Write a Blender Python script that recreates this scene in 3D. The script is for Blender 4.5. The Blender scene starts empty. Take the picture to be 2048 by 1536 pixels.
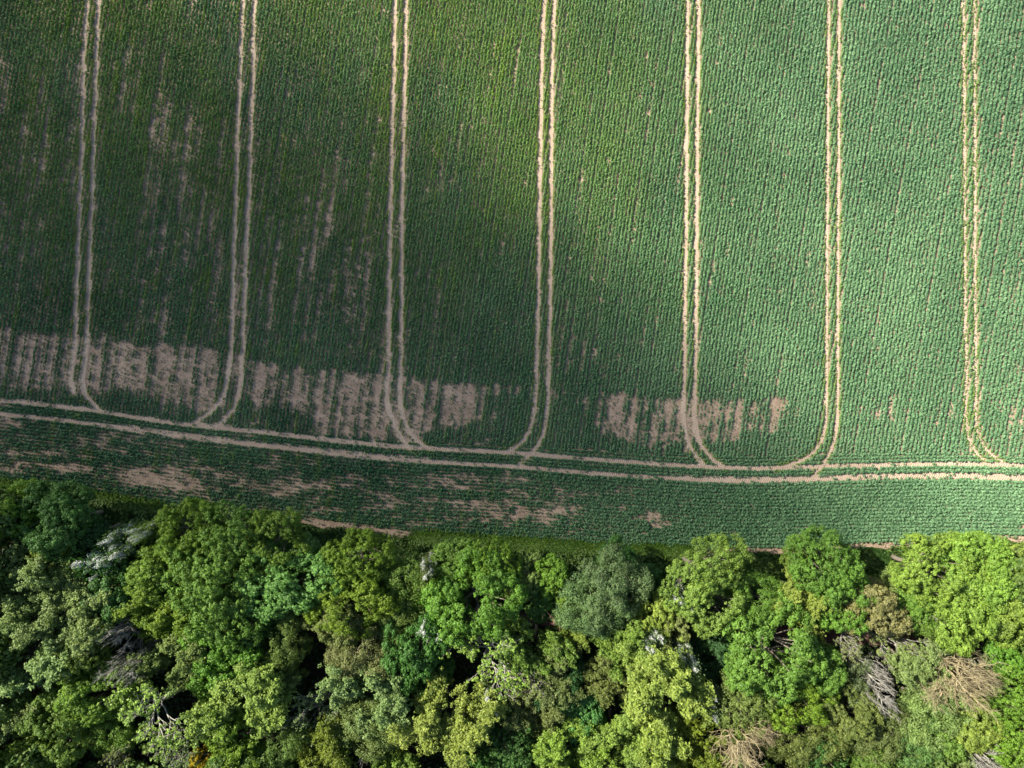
import bpy, math, numpy as np
from mathutils import Vector
PI = math.pi
rad = math.radians
scene = bpy.context.scene
C = scene.collection

# ------------------------------------------------------------------ camera, sky, sun, exposure
CAM_H = 110.0                     # drone height over the dip in the field
LENS = 23.7
cam_d = bpy.data.cameras.new('camera'); cam_d.lens = LENS; cam_d.sensor_width = 36
cam_d.clip_end = 6000; cam_d.clip_start = 0.5
cam = bpy.data.objects.new('camera', cam_d); C.objects.link(cam)
cam.location = (0, 0, CAM_H)
scene.camera = cam

SUN_EL, SUN_UP = 37.0, 27.0        # elevation; the sun stands to the left of the picture, turned this far towards its top
sx = -math.cos(rad(SUN_UP)); sy = math.sin(rad(SUN_UP))
sdir = Vector((sx*math.cos(rad(SUN_EL)), sy*math.cos(rad(SUN_EL)), math.sin(rad(SUN_EL))))
sun_d = bpy.data.lights.new('sun', 'SUN'); sun_d.energy = 4.8; sun_d.angle = rad(0.6)
sun_d.color = (1.0, 0.93, 0.80)
sun = bpy.data.objects.new('sun', sun_d); C.objects.link(sun)
sun.rotation_euler = sdir.to_track_quat('Z', 'Y').to_euler()
sun.location = (-60, 40, 90)

w = bpy.data.worlds.new('World'); scene.world = w; w.use_nodes = True
nt = w.node_tree; nt.nodes.clear()
out = nt.nodes.new('ShaderNodeOutputWorld'); bg = nt.nodes.new('ShaderNodeBackground')
sky = nt.nodes.new('ShaderNodeTexSky'); sky.sky_type = 'NISHITA'; sky.sun_disc = False
sky.sun_elevation = rad(SUN_EL); sky.sun_rotation = math.atan2(sx, sy)
nt.links.new(sky.outputs[0], bg.inputs[0]); nt.links.new(bg.outputs[0], out.inputs[0])
bg.inputs[1].default_value = 0.07
scene.view_settings.view_transform = 'Standard'; scene.view_settings.look = 'None'
scene.view_settings.exposure = 1.08; scene.view_settings.gamma = 1
scene.render.engine = 'CYCLES'
scene.cycles.max_bounces = 5; scene.cycles.transmission_bounces = 3; scene.cycles.diffuse_bounces = 3

# ------------------------------------------------------------------ terrain and pixel -> ground
MPP = 36.0/LENS*CAM_H/2048         # metres on the ground for one pixel of the photograph
VA = rad(10)                       # direction in which the field dips and rises again
AX, AY = math.cos(VA), math.sin(VA)
_u = np.arange(-4000, 4000, .5); _u0 = 20.0
_s = (.05+.16*np.tanh((_u-_u0)/40.0))*np.exp(-((_u/170.0)**4))
_h = np.cumsum(_s)*.5; _h -= _h.min()
def ground(x, y):
    return np.interp(x*AX + y*AY, _u, _h)
def at(px, py, h=0.0):
    """point h above the ground seen at this pixel of the photograph"""
    dx = (np.asarray(px, float)-1024)*MPP/CAM_H; dy = (768-np.asarray(py, float))*MPP/CAM_H
    z = np.zeros_like(dx)
    for _ in range(8):
        z = ground(dx*(CAM_H-z), dy*(CAM_H-z)) + h
    return dx*(CAM_H-z), dy*(CAM_H-z), z
def to_px(x, y, z=None):
    z = ground(x, y) if z is None else z
    return 1024 + x/(MPP*(CAM_H-z)/CAM_H), 768 - y/(MPP*(CAM_H-z)/CAM_H)

# ------------------------------------------------------------------ helpers
def mesh_np(name, verts, faces, mat, rnd=None, rnd2=None, smooth=False):
    verts = np.asarray(verts, np.float32); faces = np.asarray(faces, np.int32)
    me = bpy.data.meshes.new(name); k = faces.shape[1]
    me.vertices.add(len(verts)); me.vertices.foreach_set('co', verts.ravel())
    me.loops.add(faces.size); me.loops.foreach_set('vertex_index', faces.ravel())
    me.polygons.add(len(faces))
    me.polygons.foreach_set('loop_start', np.arange(0, faces.size, k, dtype=np.int32))
    me.polygons.foreach_set('use_smooth', np.full(len(faces), smooth))
    for nm, r in (('tone', rnd), ('tone2', rnd2)):
        if r is not None:
            a = me.attributes.new(nm, 'FLOAT', 'FACE'); a.data.foreach_set('value', np.asarray(r, np.float32))
    me.update(calc_edges=True)
    if mat: me.materials.append(mat)
    return me
def obj(name, me, parent=None, loc=(0, 0, 0)):
    o = bpy.data.objects.new(name, me); C.objects.link(o); o.location = loc
    if parent: o.parent = parent
    return o
def kind(o, k, label=None, cat=None):
    o['kind'] = k
    if label: o['label'] = label
    if cat: o['category'] = cat
    return o
def hash2(ix, iy, seed):
    h = (ix.astype(np.int64)*374761393 + iy.astype(np.int64)*668265263 + seed*974634777) & 0xffffffff
    h = ((h ^ (h >> 13))*1274126177) & 0xffffffff
    return ((h ^ (h >> 16)) & 0xffff)/65535.0
def vnoise(x, y, seed=0):
    x0 = np.floor(x); y0 = np.floor(y); fx = x-x0; fy = y-y0
    fx = fx*fx*(3-2*fx); fy = fy*fy*(3-2*fy)
    a = hash2(x0, y0, seed); b = hash2(x0+1, y0, seed); c = hash2(x0, y0+1, seed); d = hash2(x0+1, y0+1, seed)
    return (a*(1-fx)+b*fx)*(1-fy) + (c*(1-fx)+d*fx)*fy
def fnoise(x, y, seed=0, oct=3):
    s = 0; t = 0; a = 1.0
    for i in range(oct):
        s = s + a*vnoise(x*2**i, y*2**i, seed+i*17); t += a; a *= .55
    return s/t
def sstep(a, b, x):
    t = np.clip((x-a)/(b-a), 0, 1); return t*t*(3-2*t)

def new_mat(name):
    m = bpy.data.materials.new(name); m.use_nodes = True
    n = m.node_tree; n.nodes.clear()
    o = n.nodes.new('ShaderNodeOutputMaterial')
    return m, n, o
def N(n, t, **kw):
    x = n.nodes.new(t)
    for k, v in kw.items(): setattr(x, k, v)
    return x
def ramp(n, fac, stops):
    r = N(n, 'ShaderNodeValToRGB'); el = r.color_ramp.elements
    while len(el) < len(stops): el.new(0.5)
    for e, (p, c) in zip(el, stops): e.position = p; e.color = (*c, 1)
    n.links.new(fac, r.inputs[0]); return r.outputs[0]
def noise(n, scale, detail=4, rough=.6, coord='Object'):
    tc = N(n, 'ShaderNodeTexCoord'); t = N(n, 'ShaderNodeTexNoise')
    t.inputs['Scale'].default_value = scale; t.inputs['Detail'].default_value = detail; t.inputs['Roughness'].default_value = rough
    n.links.new(tc.outputs[coord], t.inputs['Vector']); return t.outputs['Fac']
def mixc(n, fac, a, b, mode='MIX'):
    m = N(n, 'ShaderNodeMix', data_type='RGBA', blend_type=mode)
    for i, v in ((0, fac), (6, a), (7, b)):
        if hasattr(v, 'links'): n.links.new(v, m.inputs[i])
        elif i == 0: m.inputs[0].default_value = v
        else: m.inputs[i].default_value = (*v, 1)
    return m.outputs[2]

def leaf_material(name, lo, hi, trans=0.25, rough=.55, spec=.35, use_obj=False, tone2=None):
    m, n, o = new_mat(name)
    at_ = N(n, 'ShaderNodeAttribute', attribute_name='tone')
    if use_obj:
        oi = N(n, 'ShaderNodeObjectInfo')
        a = mixc(n, 1.0, oi.outputs['Color'], lo, 'MULTIPLY'); b = mixc(n, 1.0, oi.outputs['Color'], hi, 'MULTIPLY')
        col = mixc(n, at_.outputs['Fac'], a, b)
        nz = noise(n, .35, 3)
        k = ramp(n, nz, [(.3, (.78, .82, .76)), (.7, (1.10, 1.12, .92))])
        col = mixc(n, 1.0, col, k, 'MULTIPLY')
    else:
        col = mixc(n, at_.outputs['Fac'], lo, hi)
        if tone2:
            a2 = N(n, 'ShaderNodeAttribute', attribute_name='tone2')
            col = mixc(n, a2.outputs['Fac'], col, tone2)
    p = N(n, 'ShaderNodeBsdfPrincipled'); n.links.new(col, p.inputs['Base Color'])
    p.inputs['Roughness'].default_value = rough; p.inputs['Specular IOR Level'].default_value = spec
    if trans > 0:
        t = N(n, 'ShaderNodeBsdfTranslucent'); n.links.new(mixc(n, 1.0, col, (1.15, 1.1, .45), 'MULTIPLY'), t.inputs[0])
        mx = N(n, 'ShaderNodeMixShader'); mx.inputs[0].default_value = trans
        n.links.new(p.outputs[0], mx.inputs[1]); n.links.new(t.outputs[0], mx.inputs[2]); n.links.new(mx.outputs[0], o.inputs[0])
    else: n.links.new(p.outputs[0], o.inputs[0])
    return m

def soil_material(name, c1, c2, c3, bump=.6, scale=1.0):
    m, n, o = new_mat(name)
    big = noise(n, .12*scale, 5); fine = noise(n, 3.5*scale, 6, .7)
    col = ramp(n, big, [(.3, c1), (.7, c2)])
    k = ramp(n, fine, [(.3, (.60, .60, .60)), (.7, (1.28, 1.28, 1.28))])
    col = mixc(n, 1.0, col, k, 'MULTIPLY')
    col = mixc(n, 1.0, col, ramp(n, noise(n, .9*scale, 4, .6), [(.35, (.80, .78, .76)), (.65, (1.1, 1.1, 1.1))]), 'MULTIPLY')
    sp = ramp(n, noise(n, 9*scale, 2, .5), [(.66, (0, 0, 0)), (.72, (1, 1, 1))])
    col = mixc(n, sp, col, c3)
    p = N(n, 'ShaderNodeBsdfPrincipled'); n.links.new(col, p.inputs['Base Color']); p.inputs['Roughness'].default_value = .95
    p.inputs['Specular IOR Level'].default_value = .1
    b = N(n, 'ShaderNodeBump'); b.inputs['Strength'].default_value = bump; b.inputs['Distance'].default_value = .12
    n.links.new(fine, b.inputs['Height']); n.links.new(b.outputs[0], p.inputs['Normal'])
    n.links.new(p.outputs[0], o.inputs[0]); return m

SOIL = soil_material('dry_soil', (.38, .28, .205), (.50, .375, .275), (.60, .50, .40), .8)
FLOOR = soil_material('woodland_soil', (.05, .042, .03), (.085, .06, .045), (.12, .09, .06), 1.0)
PATHM = soil_material('trodden_earth', (.16, .09, .085), (.22, .13, .12), (.27, .18, .16))
TURF = soil_material('turf', (.035, .075, .02), (.07, .12, .03), (.10, .14, .04), 1.0)
BARK = soil_material('bark', (.22, .19, .15), (.32, .28, .23), (.42, .39, .33), .5, 2)
PALE = soil_material('bleached_wood', (.36, .355, .32), (.50, .48, .42), (.66, .62, .55), .4, 2)
TAN = soil_material('tan_twigs', (.34, .285, .165), (.45, .385, .235), (.6, .5, .36), .4, 2)
RED = soil_material('reddish_wood', (.26, .15, .11), (.36, .22, .17), (.42, .3, .24), .4, 2)
LEAF = leaf_material('leaves', (.62, .68, .62), (1.3, 1.24, 1.25), .22, use_obj=True)
FLOWER = leaf_material('white_flowers', (.55, .58, .56), (.85, .86, .82), .1, .7, .1)
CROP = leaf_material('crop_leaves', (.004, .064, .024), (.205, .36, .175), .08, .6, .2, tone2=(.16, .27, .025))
GRASS = leaf_material('grass_blades', (.03, .085, .02), (.085, .17, .03), .2, .6, .25)
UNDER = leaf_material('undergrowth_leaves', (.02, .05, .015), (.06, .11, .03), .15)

# ------------------------------------------------------------------ the setting: ground sheets
def sheet(name, X, Y, mat, dz, zfun=None):
    nx, ny = X.shape
    Z = ground(X, Y) + dz
    V = np.stack([X, Y, Z], -1).reshape(-1, 3)
    i = np.arange(nx*ny).reshape(nx, ny)
    F = np.stack([i[:-1, :-1], i[1:, :-1], i[1:, 1:], i[:-1, 1:]], -1).reshape(-1, 4)
    me = mesh_np(name, V, F, mat, smooth=True)
    return obj(name, me)
g1 = np.concatenate([-np.geomspace(2500, 150, 14)[:-1], np.arange(-150, 151, 2.5), np.geomspace(150, 2500, 14)[1:]])
X, Y = np.meshgrid(g1, g1, indexing='ij')
kind(sheet('ground', X, Y, TURF, -0.03), 'structure')

# lines of the photograph (pixels of the 2048 x 1536 picture)
def L(*a): return np.array(a, float).reshape(-1, 2)
FIELD_EDGE = L(-260,945, 0,968, 130,977, 200,993, 300,1010, 400,1022, 600,1044, 700,1055, 800,1069, 900,1074, 1020,1082, 1200,1093, 1400,1099, 1560,1101, 1700,1094, 1830,1088, 2048,1076, 2300,1062)
WOOD_EDGE = L(-260,980, 0,1010, 200,1060, 400,1090, 700,1110, 900,1120, 1100,1140, 1300,1160, 1500,1165, 1800,1150, 2048,1140, 2300,1130)
H1 = L(-260,765, 0,800, 80,808, 200,822, 300,839, 430,855, 510,862, 650,879, 770,891, 880,898, 1010,904, 1060,908, 1170,917, 1280,925, 1400,933, 1500,936, 1600,934, 1660,931, 1780,929, 1900,927, 2048,930, 2300,940)
H2 = L(-260,790, 0,826, 100,836, 200,848, 300,861, 400,875, 510,887, 650,902, 770,915, 880,923, 1010,931, 1060,935, 1170,945, 1280,952, 1400,957, 1500,959, 1600,957, 1660,955, 1780,951, 1900,950, 2048,954, 2300,962)
V = [
 L(176,-170, 175,0, 169,100, 165,250, 161,390, 156,520, 153,600, 152,670, 148,700, 142,735, 142,765, 150,790),
 L(199,-170, 197,0, 194,100, 189,250, 185,390, 180,520, 177,600, 175,675, 169,725, 163,755, 167,782, 178,803, 205,824),
 L(489,-170, 486,0, 480,150, 476,250, 472,390, 468,500, 465,600, 463,700, 457,750, 449,788, 428,822, 404,838, 380,846),
 L(511,-170, 508,0, 506,150, 501,300, 498,390, 493,500, 489,600, 486,700, 484,750, 479,790, 467,820, 450,841, 425,856),
 L(793,-170, 790,0, 787,150, 783,300, 781,420, 779,520, 778,600, 778,690, 777,740, 771,785, 776,815, 787,848, 806,885, 822,900),
 L(815,-170, 812,0, 809,150, 806,300, 803,420, 803,520, 803,600, 802,700, 800,750, 799,790, 804,830, 815,862, 834,884, 862,899),
 L(1091,-170, 1088,0, 1082,150, 1080,300, 1078,450, 1076,600, 1073,700, 1072,790, 1067,840, 1053,878, 1030,896, 1003,907),
 L(1112,-170, 1108,0, 1103,150, 1102,300, 1101,450, 1100,600, 1097,700, 1096,790, 1093,840, 1086,873, 1071,900, 1050,919, 1030,930),
 L(1375,-170, 1374,0, 1373,150, 1372,300, 1371,450, 1369,600, 1368,750, 1366,830, 1369,868, 1378,893, 1390,915, 1410,932),
 L(1398,-170, 1396,0, 1395,150, 1393,300, 1392,450, 1391,600, 1390,750, 1388,830, 1392,868, 1406,903, 1426,922, 1452,936),
 L(1657,-170, 1656,0, 1655,150, 1654,300, 1653,450, 1652,600, 1652,800, 1650,858, 1641,888, 1617,915, 1585,928, 1550,936),
 L(1678,-170, 1677,0, 1676,150, 1676,300, 1675,450, 1674,600, 1674,800, 1673,858, 1665,890, 1652,920, 1640,938, 1620,955),
 L(1924,-170, 1925,0, 1926,150, 1927,300, 1928,450, 1928,600, 1931,730, 1930,800, 1930,850, 1937,888, 1950,910, 1975,925),
 L(1947,-170, 1947,0, 1947,150, 1948,300, 1948,450, 1948,600, 1950,730, 1949,820, 1951,858, 1960,890, 1984,915, 2010,927),
]
def dens(P, step=7.0):
    """even, smoothed resampling of a pixel polyline"""
    d = np.r_[0, np.cumsum(np.hypot(*np.diff(P, axis=0).T))]
    s = np.arange(0, d[-1]+.01, step)
    Q = np.stack([np.interp(s, d, P[:, 0]), np.interp(s, d, P[:, 1])], 1)
    for _ in range(6):
        Q[1:-1] = (Q[:-2]+2*Q[1:-1]+Q[2:])/4
    return Q
def edge_y(P, x): return np.interp(x, P[:, 0], P[:, 1])

# field soil, woodland floor, woodland path laid over the ground
def strip_sheet(name, top, bot, mat, dz, x0=-260, x1=2300, nx=240, ny=40):
    px = np.linspace(x0, x1, nx)[:, None]; t = np.linspace(0, 1, ny)[None, :]
    yt = top(px); yb = bot(px); py = yt*(1-t)+yb*t
    x, y, z = at(px+0*py, py)
    return kind(sheet(name, x, y, mat, dz), 'structure')
strip_sheet('field_soil', lambda x: -190+0*x, lambda x: edge_y(FIELD_EDGE, x)+5+4*np.sin(x*.05), SOIL, 0.0, ny=120)
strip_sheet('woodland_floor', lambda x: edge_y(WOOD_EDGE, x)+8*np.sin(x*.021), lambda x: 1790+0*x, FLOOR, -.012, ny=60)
pc = L(-260,1120, 0,1150, 200,1172, 500,1225, 800,1262, 1100,1235, 1240,1240, 1500,1262, 1650,1268, 1900,1285, 2048,1290, 2300,1300)
strip_sheet('path', lambda x: edge_y(pc, x)-15, lambda x: edge_y(pc, x)+15, PATHM, .004, ny=6)

# wheel tracks: slightly sunken-looking bare ribbons pressed by tyre lugs
def track_material():
    m, n, o = new_mat('pressed_earth')
    uv = N(n, 'ShaderNodeUVMap'); sp = N(n, 'ShaderNodeSeparateXYZ'); n.links.new(uv.outputs[0], sp.inputs[0])
    ab = N(n, 'ShaderNodeMath', operation='ABSOLUTE'); n.links.new(sp.outputs[0], ab.inputs[0])
    m1 = N(n, 'ShaderNodeMath', operation='MULTIPLY_ADD'); n.links.new(ab.outputs[0], m1.inputs[0]); m1.inputs[1].default_value = .6
    n.links.new(sp.outputs[1], m1.inputs[2])
    m2 = N(n, 'ShaderNodeMath', operation='MULTIPLY'); n.links.new(m1.outputs[0], m2.inputs[0]); m2.inputs[1].default_value = 2*PI/.33
    si = N(n, 'ShaderNodeMath', operation='SINE'); n.links.new(m2.outputs[0], si.inputs[0])
    fine = noise(n, 3.0, 6, .7); big = noise(n, .25, 4)
    col = ramp(n, big, [(.3, (.50, .375, .275)), (.7, (.62, .48, .36))])
    col = mixc(n, 1.0, col, ramp(n, fine, [(.3, (.75, .75, .75)), (.7, (1.18, 1.18, 1.18))]), 'MULTIPLY')
    ad = N(n, 'ShaderNodeMath', operation='MULTIPLY_ADD'); n.links.new(si.outputs[0], ad.inputs[0]); ad.inputs[1].default_value = .30; n.links.new(fine, ad.inputs[2])
    b = N(n, 'ShaderNodeBump'); b.inputs['Strength'].default_value = .8; b.inputs['Distance'].default_value = .12; n.links.new(ad.outputs[0], b.inputs['Height'])
    p = N(n, 'ShaderNodeBsdfPrincipled'); n.links.new(col, p.inputs['Base Color']); p.inputs['Roughness'].default_value = .95; p.inputs['Specular IOR Level'].default_value = .1
    n.links.new(b.outputs[0], p.inputs['Normal']); n.links.new(p.outputs[0], o.inputs[0]); return m
TRACK = track_material()
def ribbon(P, width, dz, seed):
    Q = dens(P, 5.0); x, y, z = at(Q[:, 0], Q[:, 1]); c = np.stack([x, y], 1)
    t = np.gradient(c, axis=0); t /= np.linalg.norm(t, axis=1)[:, None]; nn = np.stack([-t[:, 1], t[:, 0]], 1)
    s = np.r_[0, np.cumsum(np.linalg.norm(np.diff(c, axis=0), axis=1))]
    k = 6; a = np.linspace(-1, 1, k)
    wv = width/2*(1+.25*(fnoise(s/3.0, s*0+seed, seed)-.5)*2)
    P2 = c[:, None, :] + nn[:, None, :]*a[None, :, None]*wv[:, None, None]
    z = ground(P2[..., 0], P2[..., 1]) + dz
    Vv = np.concatenate([P2, z[..., None]], -1).reshape(-1, 3)
    i = np.arange(len(c)*k).reshape(len(c), k)
    F = np.stack([i[:-1, :-1], i[1:, :-1], i[1:, 1:], i[:-1, 1:]], -1).reshape(-1, 4)
    if True:
        v = Vv[F[0]]; 
        if np.cross(v[1]-v[0], v[2]-v[0])[2] < 0: F = F[:, ::-1]
    me = mesh_np('wheel_track', Vv, F, TRACK, smooth=True)
    uv = me.uv_layers.new(name='UVMap')
    UV = np.stack([np.broadcast_to(a*wv[:, None], (len(c), k)), np.broadcast_to(s[:, None], (len(c), k))], -1).reshape(-1, 2)
    uv.data.foreach_set('uv', UV[F.ravel()].astype(np.float32).ravel())
    return kind(obj('wheel_track', me), 'structure')
ribbon(H1, 1.1, .008, 1); ribbon(H2, 1.1, .012, 2)
for i, P in enumerate(V): ribbon(P, 0.85 if i < 10 else .62, .016+.004*i, 5+i)

# ------------------------------------------------------------------ the crop
rng = np.random.default_rng(7)
def poly_dist(px, py, P):
    Q = dens(P, 12.0); d = np.full(px.shape, 1e9)
    for a, b in zip(Q[:-1], Q[1:]):
        lo = min(a[1], b[1])-30; hi = max(a[1], b[1])+30; l2 = min(a[0], b[0])-30; h2 = max(a[0], b[0])+30
        m = np.nonzero((py > lo) & (py < hi) & (px > l2) & (px < h2))[0]
        if not len(m): continue
        ab = b-a; t = np.clip(((px[m]-a[0])*ab[0]+(py[m]-a[1])*ab[1])/(ab@ab), 0, 1)
        d[m] = np.minimum(d[m], np.hypot(px[m]-a[0]-t*ab[0], py[m]-a[1]-t*ab[1]))
    return d
BAND = np.array([ # x, top, bottom, weight of the bare band across the headland
 (-260,640,770,.5),(0,655,782,.55),(100,668,785,.58),(180,675,780,.62),(250,683,790,.55),(305,690,800,.72),(330,692,800,.8),(440,700,830,.72),(470,710,800,.5),(520,722,800,.55),
 (620,740,830,.5),(650,742,860,.66),(760,748,885,.72),(860,762,870,.66),(900,768,850,.55),(1000,772,845,.5),(1090,778,800,.5),(1130,783,800,.3),(1190,785,850,.42),
 (1250,788,888,.62),(1370,795,893,.72),(1480,800,870,.62),(1540,800,862,.6),(1565,800,850,.5),(1590,805,840,.12),(1700,805,850,.15),(2300,805,850,.15)])
PATCH = [ # x, y, rx, ry, strength; the single bare places one can pick out
 (385,716,75,17,.55),(340,790,30,30,.2),(690,790,55,28,.3),(795,815,55,55,.45),(920,815,32,40,.3),(975,776,75,9,.5),(1030,815,45,30,-.6),(1545,803,30,10,.9),(1395,850,110,38,.15),(1270,850,45,40,.2),
 (1512,835,45,22,.25),(1745,825,22,14,.4),(1778,818,10,26,.4),(2030,835,28,28,.5),(5,120,9,16,.9),(240,805,60,25,-.5),(720,860,40,20,.1),(600,870,120,25,.15),(1130,830,60,40,-.15),
 (340,420,60,150,.17),(425,500,40,170,.15),(345,300,12,30,.25),(300,240,10,25,.3),(650,560,55,180,.20),(640,400,25,120,.12),(720,600,50,120,.08),(60,330,80,260,.07),(870,620,22,70,.17),(780,690,60,60,.1),
 (1215,660,60,130,.13),(1230,720,30,40,.15),(1555,600,16,200,.2),(1430,560,30,200,.08),(1290,100,60,120,.06),(1750,680,10,50,.25),(2010,640,16,160,.14),(1850,300,200,280,-.08),(540,420,60,130,-.05),
 # below the double track
 (60,905,110,10,.5),(60,935,130,12,.35),(120,870,120,15,.15),(300,952,90,22,.42),(380,975,60,14,.35),(440,945,120,30,.15),(620,975,120,20,.25),(700,1010,110,14,.25),(760,985,60,20,.15),
 (880,965,130,20,.22),(960,1000,110,22,.35),(1000,1030,130,16,.42),(1090,1045,40,14,.35),(880,1040,120,12,.3),(1200,1015,130,14,.35),(1310,1030,32,12,.65),(1315,1052,30,9,.5),(1140,985,90,12,.2),(1450,1065,80,8,.25),(1330,1000,60,10,.15),(230,1000,90,12,.25),
 (60,845,150,8,.05),(2030,1055,40,7,.5),(1570,990,18,8,.25)]
def bareness(px, py):
    """0 full crop ... 1 no plants; follows what the photograph shows of bare places"""
    yT = np.interp(px, BAND[:, 0], BAND[:, 1]); yB = np.interp(px, BAND[:, 0], BAND[:, 2]); wB = np.interp(px, BAND[:, 0], BAND[:, 3])
    e = 14*(fnoise(px/9, py/60, 3)-.5)*2
    inb = sstep(-9, 9, py-yT+e)*sstep(-16, 14, yB-py+2*e)
    W = .17*sstep(1450, 300, px) + .10*sstep(250, 330, px)*sstep(800, 700, px)*sstep(150, 420, py)*sstep(H1[0, 1], 640, py) + .05*sstep(500, 0, px) + .02 - .08*sstep(260, 60, py) + wB*inb
    for (x, y, rx, ry, s) in PATCH:
        m = np.nonzero((abs(px-x) < 2.6*rx) & (abs(py-y) < 2.6*ry))[0]
        W[m] += s*(1.25 if s < .3 and s > 0 else 1)*np.exp(-(((px[m]-x)/rx)**2+((py[m]-y)/ry)**2)*1.1)
    t = py-edge_y(H1, px)
    u = px + (py-400)*.135                          # streaks lean with the drill rows
    uw = u + 7*(fnoise(u/90, py/200, 15)-.5)
    up = .24*fnoise(u/24, py/170, 11, 2) + .34*fnoise(u/9.5, py/90, 12, 2) + .24*fnoise(u/4.0, py/16, 13, 2) + .18*(.5+.5*np.sin(uw*2*PI/23.5)*(.4+1.2*vnoise(np.floor(uw/23.5), py/120, 16)))
    dn = .40*fnoise(px/70, t/17, 21, 2) + .32*fnoise(px/26, t/8.5, 22, 2) + .28*fnoise(px/9, t/5, 23, 2)
    n = np.clip(.5+(np.where(t > 5, dn, up)-.5)*1.9, 0, 1)
    W = np.minimum(W, .74)
    W = W + .13*(t > 30)*sstep(1500, 900, px)
    v = n + (W-.3)*.85
    return .90*sstep(.46, 1.12, v + .5*(fnoise(px/3.2, py/6, 19, 2)-.5)), W
def make_crop():
    pts = []
    # drill rows of the field, leaning nine degrees off the wheel tracks
    A = rad(8.5); d = np.array([math.sin(A), math.cos(A)]); q = np.array([math.cos(A), -math.sin(A)])
    RS, PS = .56, .084
    a = np.arange(-98, 98, RS); b = np.arange(-40, 78, PS)
    Aa, Bb = np.meshgrid(a, b, indexing='ij')
    gap = (hash2(np.arange(len(a)), np.arange(len(a))*0, 5) > .86)*.10
    Aa = Aa + gap[:, None] + rng.normal(0, .085, Aa.shape); Bb = Bb + rng.uniform(-.06, .06, Aa.shape)
    x = (q[0]*Aa + d[0]*Bb).ravel(); y = (q[1]*Aa + d[1]*Bb).ravel()
    px, py = to_px(x, y)
    lim = edge_y(H1, px) - 6 - 22*sstep(300, 1900, px)*sstep(2500, 1500, px) + 7*(fnoise(px/30, px*0, 9)-.5)
    k = (py < lim) & (py > -60) & (px > -70) & (px < 2120)
    pts.append(np.stack([x[k], y[k]], 1))
    # headland rows running along the double track
    for r in np.arange(-42, 190, RS/MPP):
        s = np.arange(-70, 2120, PS/MPP)
        yy = edge_y(H1, s)
        g = np.convolve(np.pad(yy, 40, 'edge'), np.ones(81)/81, 'valid') + r + rng.normal(0, 1.15, s.shape)
        s = s + rng.uniform(-1.2, 1.2, s.shape)
        lim = edge_y(H1, s) - 6 - 22*sstep(300, 1900, s)*sstep(2500, 1500, s)
        k = (g > lim) & (g < edge_y(FIELD_EDGE, s)+1.5*np.sin(s*.07))
        x, y, z = at(s[k], g[k]); pts.append(np.stack([x, y], 1))
    P = np.concatenate(pts); px, py = to_px(P[:, 0], P[:, 1])
    B, W = bareness(px, py)
    keep = rng.random(len(P)) > B*.96
    size = 1-.52*B
    yel = np.zeros(len(P))
    wr = .88+.24*fnoise(px/14, py/14, 31)
    for i, Pl in enumerate([H1, H2]+V):
        dd = poly_dist(px, py, Pl)
        hw = (5.4 if i < 2 else 4.1)*wr
        if i >= 12: hw = hw*.72
        keep &= ~((dd < hw) & (rng.random(len(P)) > (.03 if i < 14 else .3)))
        if i > 1: 
            yel = np.maximum(yel, .75*sstep(11, 4, dd)*(.4+fnoise(px/9, py/30, 37)))
            size = size*(1-.35*sstep(9, 3, dd))
    ey = edge_y(FIELD_EDGE, px)
    # bare strips where crop meets margin
    st = ((px > 585) & (px < 860) & (py > ey-9)) | ((px > 1440) & (py > ey-8))
    keep &= ~(st & (rng.random(len(P)) > .08))
    yel = np.clip(yel + .8*sstep(1750, 1000, px)*sstep(850, 250, py)*fnoise(px/70, py/200, 41) + .5*sstep(.62, .8, fnoise((px+py*.135)/6, py/70, 43))*sstep(1500, 600, px), 0, 1)
    P = P[keep]; size = size[keep]*rng.uniform(.75, 1.2, keep.sum()); yel = yel[keep]; px = px[keep]; py = py[keep]
    size *= (.85+.3*fnoise(px/14, py/14, 51))*(1+.13*sstep(900, 1700, px))*(1+.13*sstep(-8, 4, py-edge_y(H1, px)))
    n = len(P); K = 6
    z0 = ground(P[:, 0], P[:, 1])
    hgt = .44*size*rng.uniform(.7, 1.15, n)
    ang = rng.uniform(0, 2*PI, n)[:, None] + np.arange(K)[None, :]*(2*PI/K) + rng.normal(0, .35, (n, K))
    ln = (.188*size)[:, None]*rng.uniform(.75, 1.35, (n, K))
    ca, sa = np.cos(ang), np.sin(ang)
    top = np.stack([P[:, 0:1]+ca*.03, P[:, 1:2]+sa*.03, (z0+hgt)[:, None]*np.ones((n, K))+rng.normal(0, .03, (n, K))], -1)
    tipz = (z0[:, None] + hgt[:, None]*rng.uniform(.25, .85, (n, K)))
    tip = np.stack([P[:, 0:1]+ca*ln, P[:, 1:2]+sa*ln, tipz], -1)
    mid = (top*.45+tip*.55); mid[..., 2] += .03
    wdt = (.074*size)[:, None]*rng.uniform(.8, 1.3, (n, K))
    sd = np.stack([-sa*wdt, ca*wdt, np.zeros_like(sa)], -1)
    Vv = np.stack([top, mid-sd, tip, mid+sd], 2).reshape(-1, 3)
    F = np.arange(n*K*4).reshape(-1, 4)
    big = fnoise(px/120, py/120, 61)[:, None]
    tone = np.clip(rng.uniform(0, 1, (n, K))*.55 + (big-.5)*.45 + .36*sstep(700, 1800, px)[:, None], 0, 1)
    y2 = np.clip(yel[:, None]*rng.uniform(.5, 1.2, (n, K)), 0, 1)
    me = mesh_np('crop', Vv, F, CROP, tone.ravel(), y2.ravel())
    print('crop plants', n)
    return kind(obj('crop', me), 'stuff', 'green arable crop sown in fine drill rows on dry pale soil', 'crop')
make_crop()

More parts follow.
